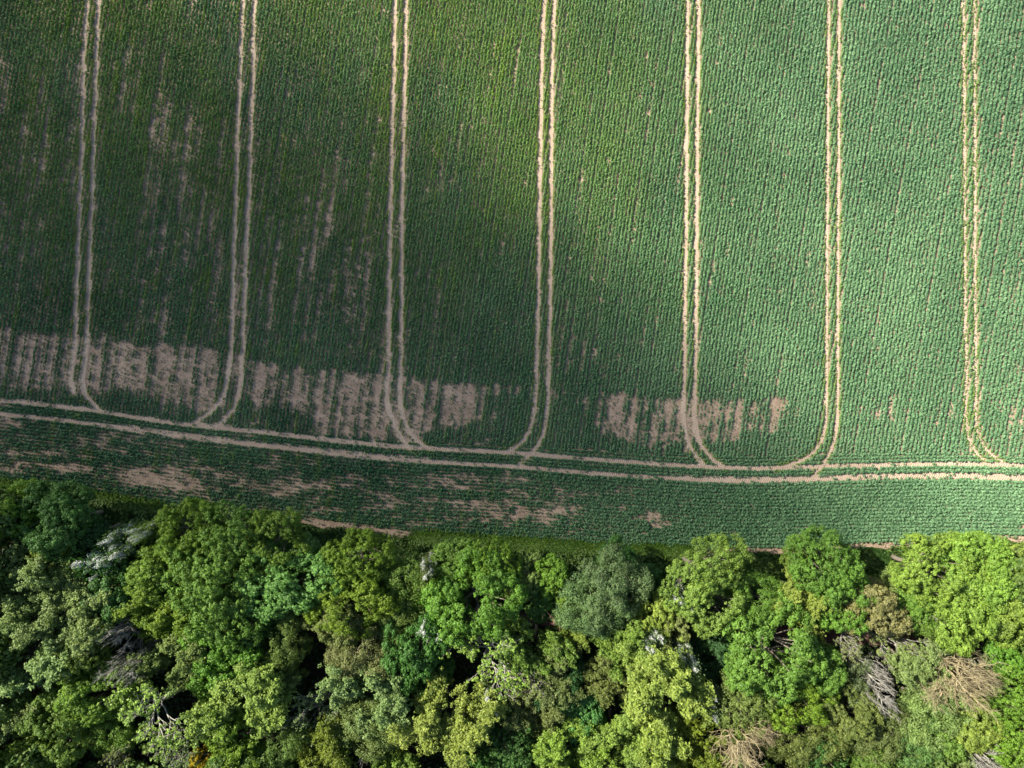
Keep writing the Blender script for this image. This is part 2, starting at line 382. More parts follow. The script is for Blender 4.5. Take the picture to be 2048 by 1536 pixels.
def scatter(name, px, py, n, mat, h, wdt, lean, label, cat, K=3):
    m = len(px); x, y, z = at(px, py)
    x = np.repeat(x, K)+rng.normal(0, h*.5, m*K); y = np.repeat(y, K)+rng.normal(0, h*.5, m*K); z = ground(x, y)
    hh = h*rng.uniform(.5, 1.3, m*K)
    a = rng.uniform(0, 2*PI, m*K); l = lean*rng.uniform(.3, 1.2, m*K)*hh
    b = a+PI/2
    base = np.stack([x, y, z], 1); sd = np.stack([np.cos(b)*wdt, np.sin(b)*wdt, 0*b], 1)
    midp = base+np.stack([np.cos(a)*l*.4, np.sin(a)*l*.4, hh*.8], 1); tip = base+np.stack([np.cos(a)*l, np.sin(a)*l, hh], 1)
    Vv = np.stack([base, midp-sd, tip, midp+sd], 1).reshape(-1, 3)
    cl = fnoise(np.repeat(px, K)/25, np.repeat(py, K)/12, 77)
    me = mesh_np(name, Vv, np.arange(len(Vv)).reshape(-1, 4), mat, np.clip(rng.random(m*K)*.6+cl*.8-.2, 0, 1))
    return kind(obj(name, me), 'stuff', label, cat)
# grass margin between crop and wood
s = rng.uniform(-100, 2150, 60000); t = rng.random(60000)
ge = edge_y(FIELD_EDGE, s)
gy = ge + 3 + t*(edge_y(WOOD_EDGE, s)+45-ge)
bare = (((s > 590) & (s < 850)) | (s > 1430)) & (gy < ge+6+4*np.sin(s*.09))
k = ~bare & (rng.random(60000) < .35+.9*fnoise(s/25, gy/10, 71))
scatter('grass', s[k], gy[k], 0, GRASS, .32, .07, 1.2, 'rough green grass margin between the crop and the wood', 'grass', 4)
# taller weeds in a ragged line along the crop's edge
s = np.r_[rng.uniform(830, 1400, 5200), rng.uniform(-60, 330, 3500)]
gy = edge_y(FIELD_EDGE, s)+1+rng.normal(0, 3.4, s.shape)+2
k = rng.random(len(s)) < 1.5*fnoise(s/16, s*0, 81)
kk = leaf_material('weed_leaves', (.05, .12, .015), (.11, .2, .02), .2)
scatter('tall_weeds', s[k], gy[k], 0, kk, .62, .12, 1.1, 'ragged line of tall weeds along the edge of the crop', 'weeds', 5)
s = rng.uniform(-80, 2130, 26000); ge = edge_y(FIELD_EDGE, s); gy = ge+5+rng.random(26000)*(edge_y(WOOD_EDGE, s)+30-ge)
k = fnoise(s/18, gy/9, 83) > .56+.12*rng.random(26000)
scatter('nettles', s[k], gy[k], 0, leaf_material('nettle_leaves', (.03, .09, .02), (.16, .24, .05), .2), .75, .10, 1.0, 'clumps of nettles and tall grass in the rough margin', 'nettles', 4)
# bramble and ivy on the woodland floor
s = rng.uniform(-100, 2150, 42000); gy = edge_y(WOOD_EDGE, s)+rng.random(42000)*(1640-edge_y(WOOD_EDGE, s))
dpp = abs(gy-edge_y(pc, s)); k = (dpp > 16) & (rng.random(42000) < fnoise(s/35, gy/35, 91)*1.6-.15)
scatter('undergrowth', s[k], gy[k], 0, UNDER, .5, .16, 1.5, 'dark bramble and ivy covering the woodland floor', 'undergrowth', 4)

# ------------------------------------------------------------------ trees
class Tubes:
    def __init__(s): s.a = []; s.b = []; s.ra = []; s.rb = []
    def add(s, p, q, r0, r1): s.a.append(p); s.b.append(q); s.ra.append(r0); s.rb.append(r1)
    def mesh(s, name, mat, k=5):
        a = np.array(s.a); b = np.array(s.b); ra = np.array(s.ra)[:, None, None]; rb = np.array(s.rb)[:, None, None]
        t = b-a; t /= np.linalg.norm(t, axis=1)[:, None]+1e-9
        ref = np.where(abs(t[:, 2:3]) > .9, np.array([[1., 0, 0]]), np.array([[0, 0, 1.]]))
        u = np.cross(t, ref); u /= np.linalg.norm(u, axis=1)[:, None]; v = np.cross(t, u)
        an = np.arange(k)*2*PI/k
        ring = u[:, None]*np.cos(an)[None, :, None]+v[:, None]*np.sin(an)[None, :, None]
        A = a[:, None]+ring*ra; B = (b+t*0.3*rb[:, 0])[:, None]+ring*rb
        Vv = np.concatenate([A, B], 1).reshape(-1, 3)
        i = np.arange(len(a))[:, None]*2*k; j = np.arange(k)[None, :]; j2 = (j+1) % k
        F = np.stack([i+j, i+j2, i+k+j2, i+k+j], -1).reshape(-1, 4)
        return mesh_np(name, Vv, F, mat, smooth=True)
def limb(T, r, p, q, r0, r1, sag=.12, n=4):
    p = np.array(p, float); q = np.array(q, float); L_ = np.linalg.norm(q-p)
    off = r.normal(0, 1, 3)*L_*.06; last = p; R0 = r0
    pts = [p]
    for i in range(1, n+1):
        t = i/n; c = p*(1-t)+q*t + off*math.sin(PI*t) + np.array([0, 0, -sag*L_*math.sin(PI*t)])
        rr = r0+(r1-r0)*t; T.add(last, c, R0, rr); last = c; R0 = rr; pts.append(c)
    return pts
def leaf_quads(r, c, nrm, size, elong=1.3):
    """one small folded-diamond leaf spray per centre"""
    m = len(c); nrm = nrm/(np.linalg.norm(nrm, axis=1)[:, None]+1e-9)
    x = r.normal(0, 1, (m, 3)); x -= nrm*(x*nrm).sum(1)[:, None]; x /= np.linalg.norm(x, axis=1)[:, None]+1e-9
    y = np.cross(nrm, x); s = (size*r.uniform(.7, 1.35, m))[:, None]
    return np.stack([c-x*s*elong, c-y*s*.75, c+x*s*elong, c+y*s*.75], 1).reshape(-1, 3)
def unit(v): return v/(np.linalg.norm(v, axis=-1, keepdims=True)+1e-9)

def outline(r, n=5, amp=.21):
    ph = r.uniform(0, 2*PI, n); am = r.normal(0, amp, n)/np.arange(1, n+1)**.5
    return lambda th: 1+sum(am[k]*np.sin((k+1)*th+ph[k]) for k in range(n))

def dense_tree(seed, R, H, lobe=1.55, puff=.50, leaf=.10, nleaf=36, flat=.75, spread=1.0, bark=BARK, npuff=26):
    r = np.random.default_rng(seed); f = outline(r)
    zc = H-R*flat*.95
    cs = []
    nl = int(2.1*(R/lobe)**2*1.5*spread)
    for i in range(nl*3):
        if len(cs) >= nl: break
        th = r.uniform(0, 2*PI); cz = r.uniform(-.55, 1)
        rr = math.sqrt(max(0, 1-cz*cz)) if cz > 0 else 1+.25*cz
        Rl = R-lobe*.55
        c = np.array([math.cos(th)*rr*Rl*f(th), math.sin(th)*rr*Rl*f(th), zc+cz*R*flat*.8+r.normal(0, .45)])
        if all(np.linalg.norm(c-o) > lobe*.88 for o, _ in cs): cs.append((c, lobe*r.uniform(.5, 1.3)))
    cen = np.array([0, 0, zc-R*.35])
    LV = []; TN = []
    T = Tubes()
    base = np.array([r.normal(0, .3), r.normal(0, .3), H*.38])
    limb(T, r, (0, 0, -1.2), base, .03*H, .022*H, 0, 5)
    forks = [base+unit(np.array([math.cos(a), math.sin(a), .9]))*R*.38 for a in np.arange(5)*2*PI/5+r.uniform(0, 2)]
    for fk in forks: limb(T, r, base, fk, .017*H, .011*H, .03, 3)
    for (c, lr) in cs:
        o = unit(c-cen)
        fk = min(forks, key=lambda q: np.linalg.norm(q-c)); limb(T, r, fk, c-o*lr*.2, .008*H, .003*H, .08, 4)
        m = int(npuff*(lr/lobe)**2)+4
        d = unit(r.normal(0, 1, (m, 3))+o*.75)
        pc_ = c + d*lr*r.uniform(.72, 1.08, (m, 1))*np.array([1, 1, .85])
        pr = puff*r.uniform(.6, 1.25, m)
        nn = nleaf
        dd = unit(r.normal(0, 1, (m, nn, 3))+d[:, None]*.7+np.array([0, 0, .35]))
        lc = pc_[:, None]+dd*pr[:, None, None]*r.uniform(.6, 1.1, (m, nn, 1))
        nr = unit(dd+r.normal(0, .38, dd.shape)+np.array([0, 0, .25]))
        LV.append(leaf_quads(r, lc.reshape(-1, 3), nr.reshape(-1, 3), leaf))
        TN.append(np.clip(np.repeat(r.normal(.5, .2, m), nn)+r.normal(0, .22, m*nn), 0, 1))
    Vv = np.concatenate(LV); tn = np.concatenate(TN)
    return dict(trunk=T.mesh('trunk', bark, 6), crown=mesh_np('crown', Vv, np.arange(len(Vv)).reshape(-1, 4), LEAF, tn), R=R, zc=zc+.1*R, H=H)

def skeleton(r, R, H, levels, kids, bark, up=.35, ratio=.62, wob=.35, thick=1.0, fan=None):
    """recursive branching; returns tubes for the limbs, tubes for the twigs and the twig ends"""
    T, W = Tubes(), Tubes(); tips = []
    z0 = H*.42
    lean = np.array([0, 0, 0.]) if fan is None else np.array([fan[0], fan[1], 0])
    top = np.array([0, 0, z0])+lean*R*.5
    limb(T, r, (0, 0, -1.2), top, .026*H*thick, .018*H*thick, 0, 5)
    jobs = []
    n0 = kids[0]
    for i in range(n0):
        a = 2*PI*i/n0+r.uniform(-.4, .4)
        cz = r.uniform(.35, 1.3)
        d = unit(np.array([math.cos(a), math.sin(a), cz])+lean*1.3)
        jobs.append((top, d, R*.62*r.uniform(.8, 1.15), .012*H*thick, 1))
    while jobs:
        p, d, L_, rr, lv = jobs.pop()
        n = 3; pts = [p]; dd = d.copy(); q = p
        for i in range(n):
            dd = unit(dd+r.normal(0, wob*.35, 3)+np.array([0, 0, up*.12])); q2 = q+dd*L_/n
            W.add(q, q2, rr*(1-.5*i/n), rr*(1-.5*(i+1)/n)); q = q2; pts.append(q)
        if lv >= levels: tips.append((pts[-1], dd)); tips.append((pts[-2], dd)); continue
        nk = kids[min(lv, len(kids)-1)]
        for j in range(nk):
            t = r.uniform(.35, 1.0) if j else 1.0
            k = min(int(t*n), n-1); pp = pts[k]+(pts[k+1]-pts[k])*(t*n-k)
            nd = unit(dd+unit(r.normal(0, 1, 3))*(.75 if j else .3)+np.array([0, 0, up*.5]))
            jobs.append((pp, nd, L_*ratio*r.uniform(.75, 1.15), max(rr*.5, .016), lv+1))
    ep = np.array([t[0] for t in tips]); ed = np.array([t[1] for t in tips])
    # fit the crown to its radius and height
    rad_ = np.percentile(np.hypot(ep[:, 0]-ep[:, 0].mean(), ep[:, 1]-ep[:, 1].mean()), 92); s = R/rad_
    zt = np.percentile(ep[:, 2], 96); sz = (H-z0)/(zt-z0)
    cx, cy = ep[:, 0].mean(), ep[:, 1].mean()
    def fix(P):
        P = np.array(P, float); k = np.clip((P[:, 2]-0)/(z0), 0, 1)
        P[:, 0] = (P[:, 0]-cx*k)*s; P[:, 1] = (P[:, 1]-cy*k)*s
        P[:, 2] = np.where(P[:, 2] > z0, z0+(P[:, 2]-z0)*sz, P[:, 2]); return P
    for t in (T, W): 
        if t.a: t.a = list(fix(t.a)); t.b = list(fix(t.b))
    return T, W, fix(ep), ed

def open_tree(seed, R, H, leaf=.125, per=10, spread=.36, keep=.9, kids=(6, 5, 5, 5), mat=None, bark=BARK, gray=1.0, fill=0):
    r = np.random.default_rng(seed)
    T, W, tp, td = skeleton(r, R, H, 4, kids, bark)
    k = r.random(len(tp)) < keep; c = tp[k]; d = td[k]; m = len(c)
    if fill:
        c = np.concatenate([c]+[c+r.normal(0, .45, c.shape) for _ in range(fill)]); d = np.concatenate([d]*(fill+1)); m = len(c)
    dd = unit(r.normal(0, 1, (m, per, 3))*np.array([1, 1, .6])+d[:, None]*.4+np.array([0, 0, .45]))
    lc = c[:, None]+dd*spread*r.uniform(.3, 1.1, (m, per, 1))
    nr = unit(r.normal(0, .5, dd.shape)+np.array([0, 0, .8])+dd*.5)
    Vv = leaf_quads(r, lc.reshape(-1, 3), nr.reshape(-1, 3), leaf, 1.5)
    tn = np.clip(np.repeat(r.normal(.5, .2, m), per)+r.normal(0, .2, m*per), 0, 1)
    return dict(trunk=T.mesh('trunk', bark, 5), branches=W.mesh('branches', bark, 4),
                crown=mesh_np('crown', Vv, np.arange(len(Vv)).reshape(-1, 4), mat or LEAF, tn), R=R, zc=H*.72, H=H)

def bare_tree(seed, R, H, bark, kids=(7, 5, 5, 4), fan=None, thick=1.0, tw=.02):
    r = np.random.default_rng(seed)
    T, W, tp, td = skeleton(r, R, H, 4, kids, bark, wob=.85, thick=thick, fan=fan)
    for i in range(len(tp)):
        for _ in range(2):
            d = unit(td[i]+r.normal(0, .45, 3)+np.array([0, 0, .15])); W.add(tp[i], tp[i]+d*r.uniform(.4, .95), tw, tw*.45)
    W.ra = [max(v, tw) for v in W.ra]; W.rb = [max(v, tw*.7) for v in W.rb]
    return dict(trunk=T.mesh('trunk', bark, 5), branches=W.mesh('branches', bark, 4), R=R, zc=H*.75, H=H)

def blossom_tree(seed, R, H):
    r = np.random.default_rng(seed)
    T, W, tp, td = skeleton(r, R, H, 3, (7, 6, 6), BARK, wob=.6)
    a = np.array(W.a); b = np.array(W.b)
    c = np.concatenate([a+(b-a)*t for t in (.3, .8)]+[tp]); m = len(c); per = 9
    lc = c[:, None]+r.normal(0, .13, (m, per, 3)); nr = unit(r.normal(0, .6, (m, per, 3))+np.array([0, 0, 1]))
    V1 = leaf_quads(r, lc.reshape(-1, 3), nr.reshape(-1, 3), .075, 1.2)
    g = tp+r.normal(0, .4, tp.shape)-np.array([0, 0, .5]); gp = 6
    lg = np.repeat(g, gp, 0)+r.normal(0, .35, (len(g)*gp, 3))
    lg = np.concatenate([lg, lg+r.normal(0, .4, lg.shape)]); V2 = leaf_quads(r, lg, r.normal(0, .5, lg.shape)+np.array([0, 0, 1]), .13, 1.3)
    return dict(trunk=T.mesh('trunk', BARK, 5), branches=W.mesh('branches', BARK, 4),
                crown=mesh_np('crown', V2, np.arange(len(V2)).reshape(-1, 4), LEAF, r.random(len(V2)//4)),
                blossom=mesh_np('blossom', V1, np.arange(len(V1)).reshape(-1, 4), FLOWER, r.random(len(V1)//4)), R=R, zc=H*.72, H=H)

KINDS = {
 'maple':  [dense_tree(11, 5.6, 14.5), dense_tree(12, 5.6, 13.5, lobe=1.4), dense_tree(13, 5.8, 15, lobe=1.75)],
 'maple_s': [dense_tree(21, 3.4, 11, lobe=1.15, puff=.45), dense_tree(22, 3.5, 10.5, lobe=1.25, puff=.42)],
 'sycamore': [dense_tree(31, 5.8, 15, lobe=1.25, puff=.6, leaf=.12, nleaf=34, flat=.85, npuff=20), dense_tree(32, 5.8, 14, lobe=1.45, puff=.55, leaf=.12, nleaf=32)],
 'fine':   [dense_tree(41, 5.4, 12.5, lobe=1.5, puff=.75, leaf=.085, nleaf=44, npuff=17), dense_tree(42, 4.2, 11, lobe=1.2, puff=.7, leaf=.085, nleaf=40, npuff=16)],
 'tufted': [open_tree(51, 6.0, 14.5, .115, 15, .42, 1.0, (7, 5, 5, 5), fill=1), open_tree(52, 5.6, 13.5, .115, 15, .42, 1.0, (7, 6, 5, 4), fill=1), open_tree(53, 6.2, 14, .11, 16, .45, 1.0, (8, 5, 5, 4), fill=1)],
 'sparse': [open_tree(61, 6.0, 14, .12, 7, .28, .42, (7, 5, 4, 4), bark=PALE), open_tree(62, 5.6, 13, .11, 7, .28, .38, (6, 5, 4, 4), bark=PALE)],
 'pale':   [bare_tree(71, 4.6, 13.5, PALE, (5, 4, 3, 3), tw=.02, thick=1.7), bare_tree(72, 4.4, 12.5, PALE, (5, 3, 4, 3), tw=.018, thick=1.7)],
 'tan':    [bare_tree(75, 5.6, 13.5, TAN, (7, 5, 5, 3), fan=(.5, -.3), tw=.015, thick=1.5)],
 'red':    [bare_tree(79, 2.6, 9, RED, (4, 3, 2, 2), tw=.03, thick=.9)],
 'blossom': [blossom_tree(81, 2.5, 6.5), blossom_tree(82, 2.6, 6)],
 'bush':   [dense_tree(91, 3.0, 5.5, lobe=1.0, puff=.42, leaf=.13), dense_tree(92, 3.2, 6, lobe=1.2, puff=.5, leaf=.11, nleaf=26)],
}
lime = (.21, .335, .055); vivid = (.125, .27, .03); green = (.14, .245, .04); deep = (.07, .175, .035); bluish = (.125, .255, .065)
yolive = (.165, .245, .025); ash = (.22, .295, .10); olive = (.155, .21, .055); dull = (.13, .195, .085); tanol = (.21, .245, .09)
gold = (.42, .34, .02); dark = (.045, .12, .035); ylw = (.25, .35, .065); ygreen = (.17, .285, .035)
TREES = []
def tree(px, py, r, sp, col, label, h=1.0, cat='tree'):
    TREES.append((px, py, r, sp, col, label, h, cat))
exec_rows = r'''
12 1022 58 maple ygreen|bright yellow-green tree in the corner where the wood's upper edge leaves the left side
125 1042 72 maple deep|big deep green tree at the wood's edge, left of the white blossom
182 1062 34 maple_s dark|dark shaded tree squeezed between the big deep green tree and the white blossom
100 1092 48 maple_s yolive|yellow-green crown in front of the big deep green tree
378 1062 62 maple yolive|yellow-green tree at the wood's edge just right of the white blossom
470 1062 66 maple green|mid green tree at the wood's edge, highest crown right of the blossom
545 1062 58 maple ygreen|yellowish green tree at the wood's edge, upper left of the blue-green round crown
318 1130 62 maple ygreen|yellow-green crown behind the white blossom, over a dark hollow
420 1140 82 maple green|wide mid green crown behind the trees of the wood's edge
515 1135 50 maple_s green|green crown touching the left side of the big blue-green tree
235 1180 52 maple_s deep|deep green crown below the lower white blossom
315 1212 62 tufted yolive|olive-yellow tufted tree above the grey leafless tree
605 1086 34 maple_s bluish|small blue-green crown at the wood's edge above the big blue-green tree
575 1160 80 sycamore bluish|big blue-green broccoli-like tree near the wood's edge
706 1104 62 maple yolive|round olive-yellow tree at the wood's edge, right of the blue-green ones
700 1185 68 maple yolive|olive-yellow crown behind the round olive-yellow edge tree
668 1232 46 maple_s olive|olive crown below the big blue-green tree
800 1140 54 fine green|soft green tree behind the grass margin, right of the olive-yellow crowns
800 1200 54 fine olive|dull olive green crown above the small blossom in the hollow
905 1112 42 maple_s green|small bright green tree, first to touch the margin left of centre
985 1112 50 maple yolive|yellow-green edge tree left of centre, right of the small bright one
955 1205 84 maple vivid|large vivid green tree left of the dead reddish snag
885 1175 44 maple_s vivid|vivid green crown between the small blossom and the edge trees
1058 1135 38 maple_s olive|brownish olive crown on the right flank of the large vivid tree
1104 1128 34 maple_s ygreen|small yellow-green crown left of the grey-green willow-like tree
1125 1165 38 maple_s yolive|yellowish crown above the dead reddish snag
1080 1190 34 maple_s deep|deep green crown in the shade behind the large vivid tree
1240 1090 34 maple_s deep|small dark green tree standing out into the crop's edge
1222 1130 70 fine dull|large fine-leaved grey-green tree under the small dark edge tree
1185 1200 62 fine dull|fine-leaved dull green tree above the woodland path's opening
1290 1150 34 bush deep|low dark bush on the margin between the grey-green tree and the lime one
1312 1214 42 maple_s ylw|round yellow-green tree left of the upper right-hand blossom
1408 1128 68 maple lime|bright lime tree at the margin, showing pale limbs in its middle
1428 1212 62 maple lime|lime green crown below the pale limbs, right of the blossom
1506 1190 56 fine green|mid green soft tree right of the lime tree with pale limbs
1596 1172 50 tufted ylw|pale yellow-green open tree with a bare leaning trunk near the margin
1612 1236 36 tufted ylw|small open yellow-green crown hanging over the woodland path
1602 1096 30 maple_s green|small knob-like green crown jutting over the bare strip of the crop's edge
1655 1115 66 maple green|lobed mid green tree reaching over the crop's edge, right of centre
1690 1175 56 maple green|green crown between the lobed edge tree and the path
1742 1195 54 maple_s tanol|tan-tinged olive crown left of the dark hollow by the big lime trees
1788 1160 32 bush ash|pale green bush at the margin between two groups of tall trees
1868 1125 70 maple lime|big lime tree at the margin, left one of the adjoining pair
1965 1128 68 maple lime|big lime tree at the margin, right one of the adjoining pair
2035 1118 46 maple ylw|pale lime tree cut by the right side at the wood's edge
1930 1185 72 sycamore lime|lobed lime crown behind the adjoining pair of big lime trees
2022 1192 58 sycamore lime|lime crown at the right side behind the edge trees
1858 1192 42 sparse olive|thin brownish tree with a long bare limb under the big lime trees
1822 1215 42 maple_s green|green crown below the pale margin bush
1975 1225 46 maple_s ylw|pale lime crown above the dark opening of the path
2038 1250 36 maple_s lime|small lime crown at the right side level with the path
68 1165 68 tufted ash|pale olive open tree at the left side under the yellow-green crown
130 1135 46 maple_s olive|dull olive crown between the pale open tree and the blossom
20 1235 48 tufted olive|dark olive tree at the left side below the pale open one
150 1240 70 tufted ash|pale grey-green ash-like tree left of the deep green crown
65 1315 74 tufted ash|pale grey-green ash-like tree lower left, beside the bright green crown
165 1305 52 maple green|bright green crown left of the grey leafless tree
245 1268 40 pale -|upper grey leafless crown between green trees in the left of the wood
242 1335 40 pale -|lower grey leafless crown below its twin in the left of the wood
285 1320 34 pale -|right-hand grey leafless crown of the three in the left of the wood
355 1240 44 tufted yolive|olive-yellow open crown up and right of the grey leafless crowns
350 1310 60 tufted olive|brownish olive tree right of the grey leafless crowns
440 1230 66 maple green|green crown left of the big blue-green tree
455 1305 64 sycamore vivid|saturated vivid green tree below the left of the big blue-green tree
420 1365 34 maple_s vivid|small vivid green crown above the wide open ash at the bottom left
510 1270 46 maple_s deep|deep green shaded crown under the big blue-green tree
570 1290 50 fine olive|dark olive crown above the black hollow left of centre
185 1385 62 maple ygreen|yellow-green crown below the bright green one in the lower left
30 1405 56 tufted ash|pale open crown at the left side in the lower left
110 1455 62 maple green|green crown right of the yellow corner tree at the bottom left
32 1490 58 maple yolive|yellow-lime tree in the bottom left corner
215 1460 44 fine green|soft green crown left of the wide open ash at the bottom
300 1430 84 sparse ylw|wide open ash-like tree full of grey branches at the bottom left
225 1510 56 sparse olive|brownish open crown at the bottom, left part, under the wide open ash
350 1510 52 sparse ash|thin pale open crown at the bottom beside the golden tree
410 1530 30 maple_s gold|golden yellow crown cut by the bottom of the picture
485 1390 78 tufted ylw|yellow-olive tufted tree left of the black hollow
470 1480 66 tufted yolive|yellow-olive tree at the bottom right of the golden crown
555 1500 48 fine olive|dark olive crown at the bottom left of centre
560 1350 36 tufted olive|small olive open crown on the left rim of the black hollow
715 1300 58 fine tanol|pale olive dense tree on the right rim of the black hollow
828 1318 62 sycamore deep|deep green tree below the small blossom in the hollow
738 1378 70 tufted ash|light green star-tufted tree below the pale olive dense one
625 1430 58 sparse tanol|brown-olive thin tree below the black hollow
850 1388 46 fine deep|dark fine-leaved crown left of the lower white blossom
748 1450 58 fine olive|olive crown over a fan of bare grey twigs at the bottom
652 1500 56 tufted yolive|yellow-olive tree at the bottom, left of the bare twig fan
742 1500 22 pale -|small grey fan of bare twigs at the bottom, left of centre
795 1525 38 tufted ylw|small yellow-green crown at the bottom between twig fan and big tufted tree
898 1440 84 tufted ylw|big yellow-green tufted tree at the bottom, left of centre
985 1320 78 sparse ylw|open tree of grey curving branches in the centre of the wood
1075 1292 56 tufted green|green tree with bluish twigs below the dead reddish snag
1145 1268 30 tufted ylw|small yellow-green open crown right of the dead reddish snag
1118 1226 24 red -|dead reddish snag standing over the dark path
1050 1365 60 sparse ash|light open crown at the lower right of the grey-branched open tree
1120 1340 50 tufted olive|olive crown below the tree with bluish twigs
1238 1285 48 tufted lime|bright lime tufted crown directly below the reddish opening of the path
1338 1258 34 tufted tanol|pale yellowish twiggy crown below the upper right-hand blossom
1300 1325 62 tufted ylw|yellow-green tufted tree left of the deep dark hollow
1212 1345 44 tufted olive|olive tufted crown between the bluish-twigged tree and the big open one
1120 1388 46 fine dark|very dark teal-green crown above the small mint green one
1162 1422 40 sycamore mint|small round mint green crown near the bottom centre
1068 1425 48 tufted olive|olive open crown left of the small mint green one
1145 1492 60 tufted lime|lime tufted tree at the bottom centre under the mint green crown
1022 1492 52 maple deep|deep green tree at the bottom, right of the big tufted tree
970 1500 30 maple_s deep|small deep green crown at the bottom beside the big tufted tree
1318 1405 92 tufted ylw|very large yellow-green open tree right of the mint green crown
1240 1470 58 tufted ylw|yellow-green open crown at the bottom, left under the very large one
1370 1485 58 tufted yolive|yellow-olive open tree at the bottom, left of the tan bare tree
1438 1325 52 bush dark|low dark teal bush deep in the hollow right of the blossom
1450 1375 34 bush dark|second low dark bush at the lower end of the deep hollow
1545 1312 82 maple green|large mid green tree right of the deep dark hollow
1630 1335 56 maple green|green crown on the right flank of the large mid green tree
1495 1400 60 maple olive|olive green tree below the deep dark hollow
1590 1395 60 maple yolive|yellowish olive crown below the large mid green tree
1490 1488 60 tan -|tan leafless spreading tree at the bottom, right of centre
1590 1470 62 fine olive|olive crown right of the tan leafless tree at the bottom
1640 1515 46 maple deep|deep green crown at the bottom, right of the tan leafless tree
1700 1268 44 sparse tanol|thin twiggy tan tree over the reddish patch of path
1790 1292 52 sparse ash|pale open tree with white limbs, just below the path on the right
1752 1345 30 pale -|whitish dead crown, upper of the two left of the big tan fan
1768 1398 44 pale -|whitish dead crown, lower of the two left of the big tan fan
1845 1340 56 tufted ash|pale grey-green open tree between the dead crowns and the tan fan
1868 1425 56 fine ash|pale olive fine-leaved tree below and left of the tan fan
1888 1250 46 fine green|soft green crown left of the dark opening of the path
1935 1300 40 sparse tanol|thin tan-twigged crown directly above the big tan fan
1935 1368 66 tan -|big tan fan-shaped leafless tree in the right of the wood
2018 1310 38 maple_s vivid|vivid green crown at the right side just below the path
2022 1390 52 maple ygreen|yellow-green tree at the right side beside the tan fan
2028 1475 50 maple ygreen|yellow-green tree at the right side near the bottom corner
1955 1460 48 maple_s lime|bright lime lobed crown below the tan fan
1895 1485 44 maple_s green|mid green crown left of the bright lime lobed one
1830 1490 52 fine bluish|bluish green fine-leaved tree at the bottom right
1700 1420 54 maple olive|dull olive tree left of the lower whitish dead crown
1695 1355 40 fine dull|dull green crown between the large mid green tree and the dead crowns
1765 1470 48 fine olive|olive green crown below the lower whitish dead crown
1745 1525 44 maple green|green crown cut by the bottom side on the right
1970 1515 44 pale -|grey twiggy crown at the bottom right, near the corner
1905 1532 36 tufted ash|pale tufted crown at the bottom right beside the grey twigs
253 1082 27 blossom dull|white blossoming hawthorn between the dark tree and the yellow-green one
300 1060 15 blossom green|smallest white blossoming bush touching the grass margin
208 1122 30 blossom deep|lower white blossoming hawthorn over the reddish bare earth
862 1250 22 blossom deep|white blossoming hawthorn in a hollow left of the large vivid tree
1356 1198 19 blossom dull|white blossoming hawthorn between the round yellow-green tree and the lime one
1368 1305 17 blossom dull|white blossoming hawthorn on the rim of the deep dark hollow
978 1392 20 blossom dull|white blossoming hawthorn below the grey-branched open tree
1300 1275 20 blossom dull|greyish blossoming bush in the shade below the round yellow-green tree
1420 1395 24 blossom dull|faded pale bush right of the very large open tree
858 1130 16 blossom olive|small pinkish white flowering top left of the small bright green tree
'''
mint = (.13, .29, .09)
for line in exec_rows.strip().splitlines():
    a, lab = line.split('|'); q = a.split()
    px, py, r, sp, c = float(q[0]), float(q[1]), float(q[2]), q[3], q[4]
    tree(px, py, r, sp, {'-': (.5, .5, .5)}.get(c, globals().get(c)), lab.strip())
GROUP = {'blossom': 'white blossoming bushes of the wood', 'pale': 'leafless trees of the wood', 'tan': 'leafless trees of the wood', 'red': 'leafless trees of the wood', 'bush': 'low bushes of the wood'}
NAME = {'blossom': 'hawthorn', 'bush': 'bush', 'pale': 'bare_tree', 'tan': 'bare_tree', 'red': 'bare_tree'}
rt = np.random.default_rng(99)
for i, t in enumerate(TREES):      # crowns of the wood's edge stand back from the crop
    if t[3] != 'blossom' and t[1] < 1205: TREES[i] = (t[0], t[1]+(6 if t[0] < 250 else 36 if t[3] == 'fine' and t[1] < 1160 else 20), *t[2:])
    if t[3] == 'blossom': TREES[i] = (t[0], t[1], t[2]*1.05, *t[3:])
LOW = {'blossom', 'bush'}
for i, (px, py, r, sp, col, label, h, cat) in enumerate(TREES):
    k = KINDS[sp][i % len(KINDS[sp])]
    hs = 1.0
    for _ in range(4):
        x, y, z = [float(v) for v in at(px, py, k['zc']*hs)]
        Rm = r*(1.05 if py > 1225 else .98)*MPP*(CAM_H-z)/CAM_H; s = Rm/k['R']
        hs = (.45+.55*s)*rt.uniform(.97, 1.03)
        if sp in LOW: hs = 1.0 if sp == 'bush' else 2.35*max(s, .8)
        if sp in ('pale', 'tan', 'red'): hs *= 1.38
    g = float(ground(np.array(x), np.array(y)))
    root = obj(NAME.get(sp, 'broadleaf_tree'), None, None, (x, y, g))
    ang = rt.uniform(0, 2*PI) if sp != 'tan' else (0 if px > 1700 else .5)
    an = rt.uniform(.84, 1.17)
    root.rotation_euler = (0, 0, ang); root.scale = (s*an, s/an, hs)
    root['label'] = label; root['category'] = 'bush' if sp == 'bush' else 'tree'; root['group'] = GROUP.get(sp, 'leafy trees of the wood')
    root.empty_display_size = .5
    for part in ('trunk', 'branches', 'crown', 'blossom'):
        if part in k:
            o = obj(part, k[part], root)
            j = rt.uniform(.9, 1.1, 3); o.color = (*(np.array(col)*j), 1)

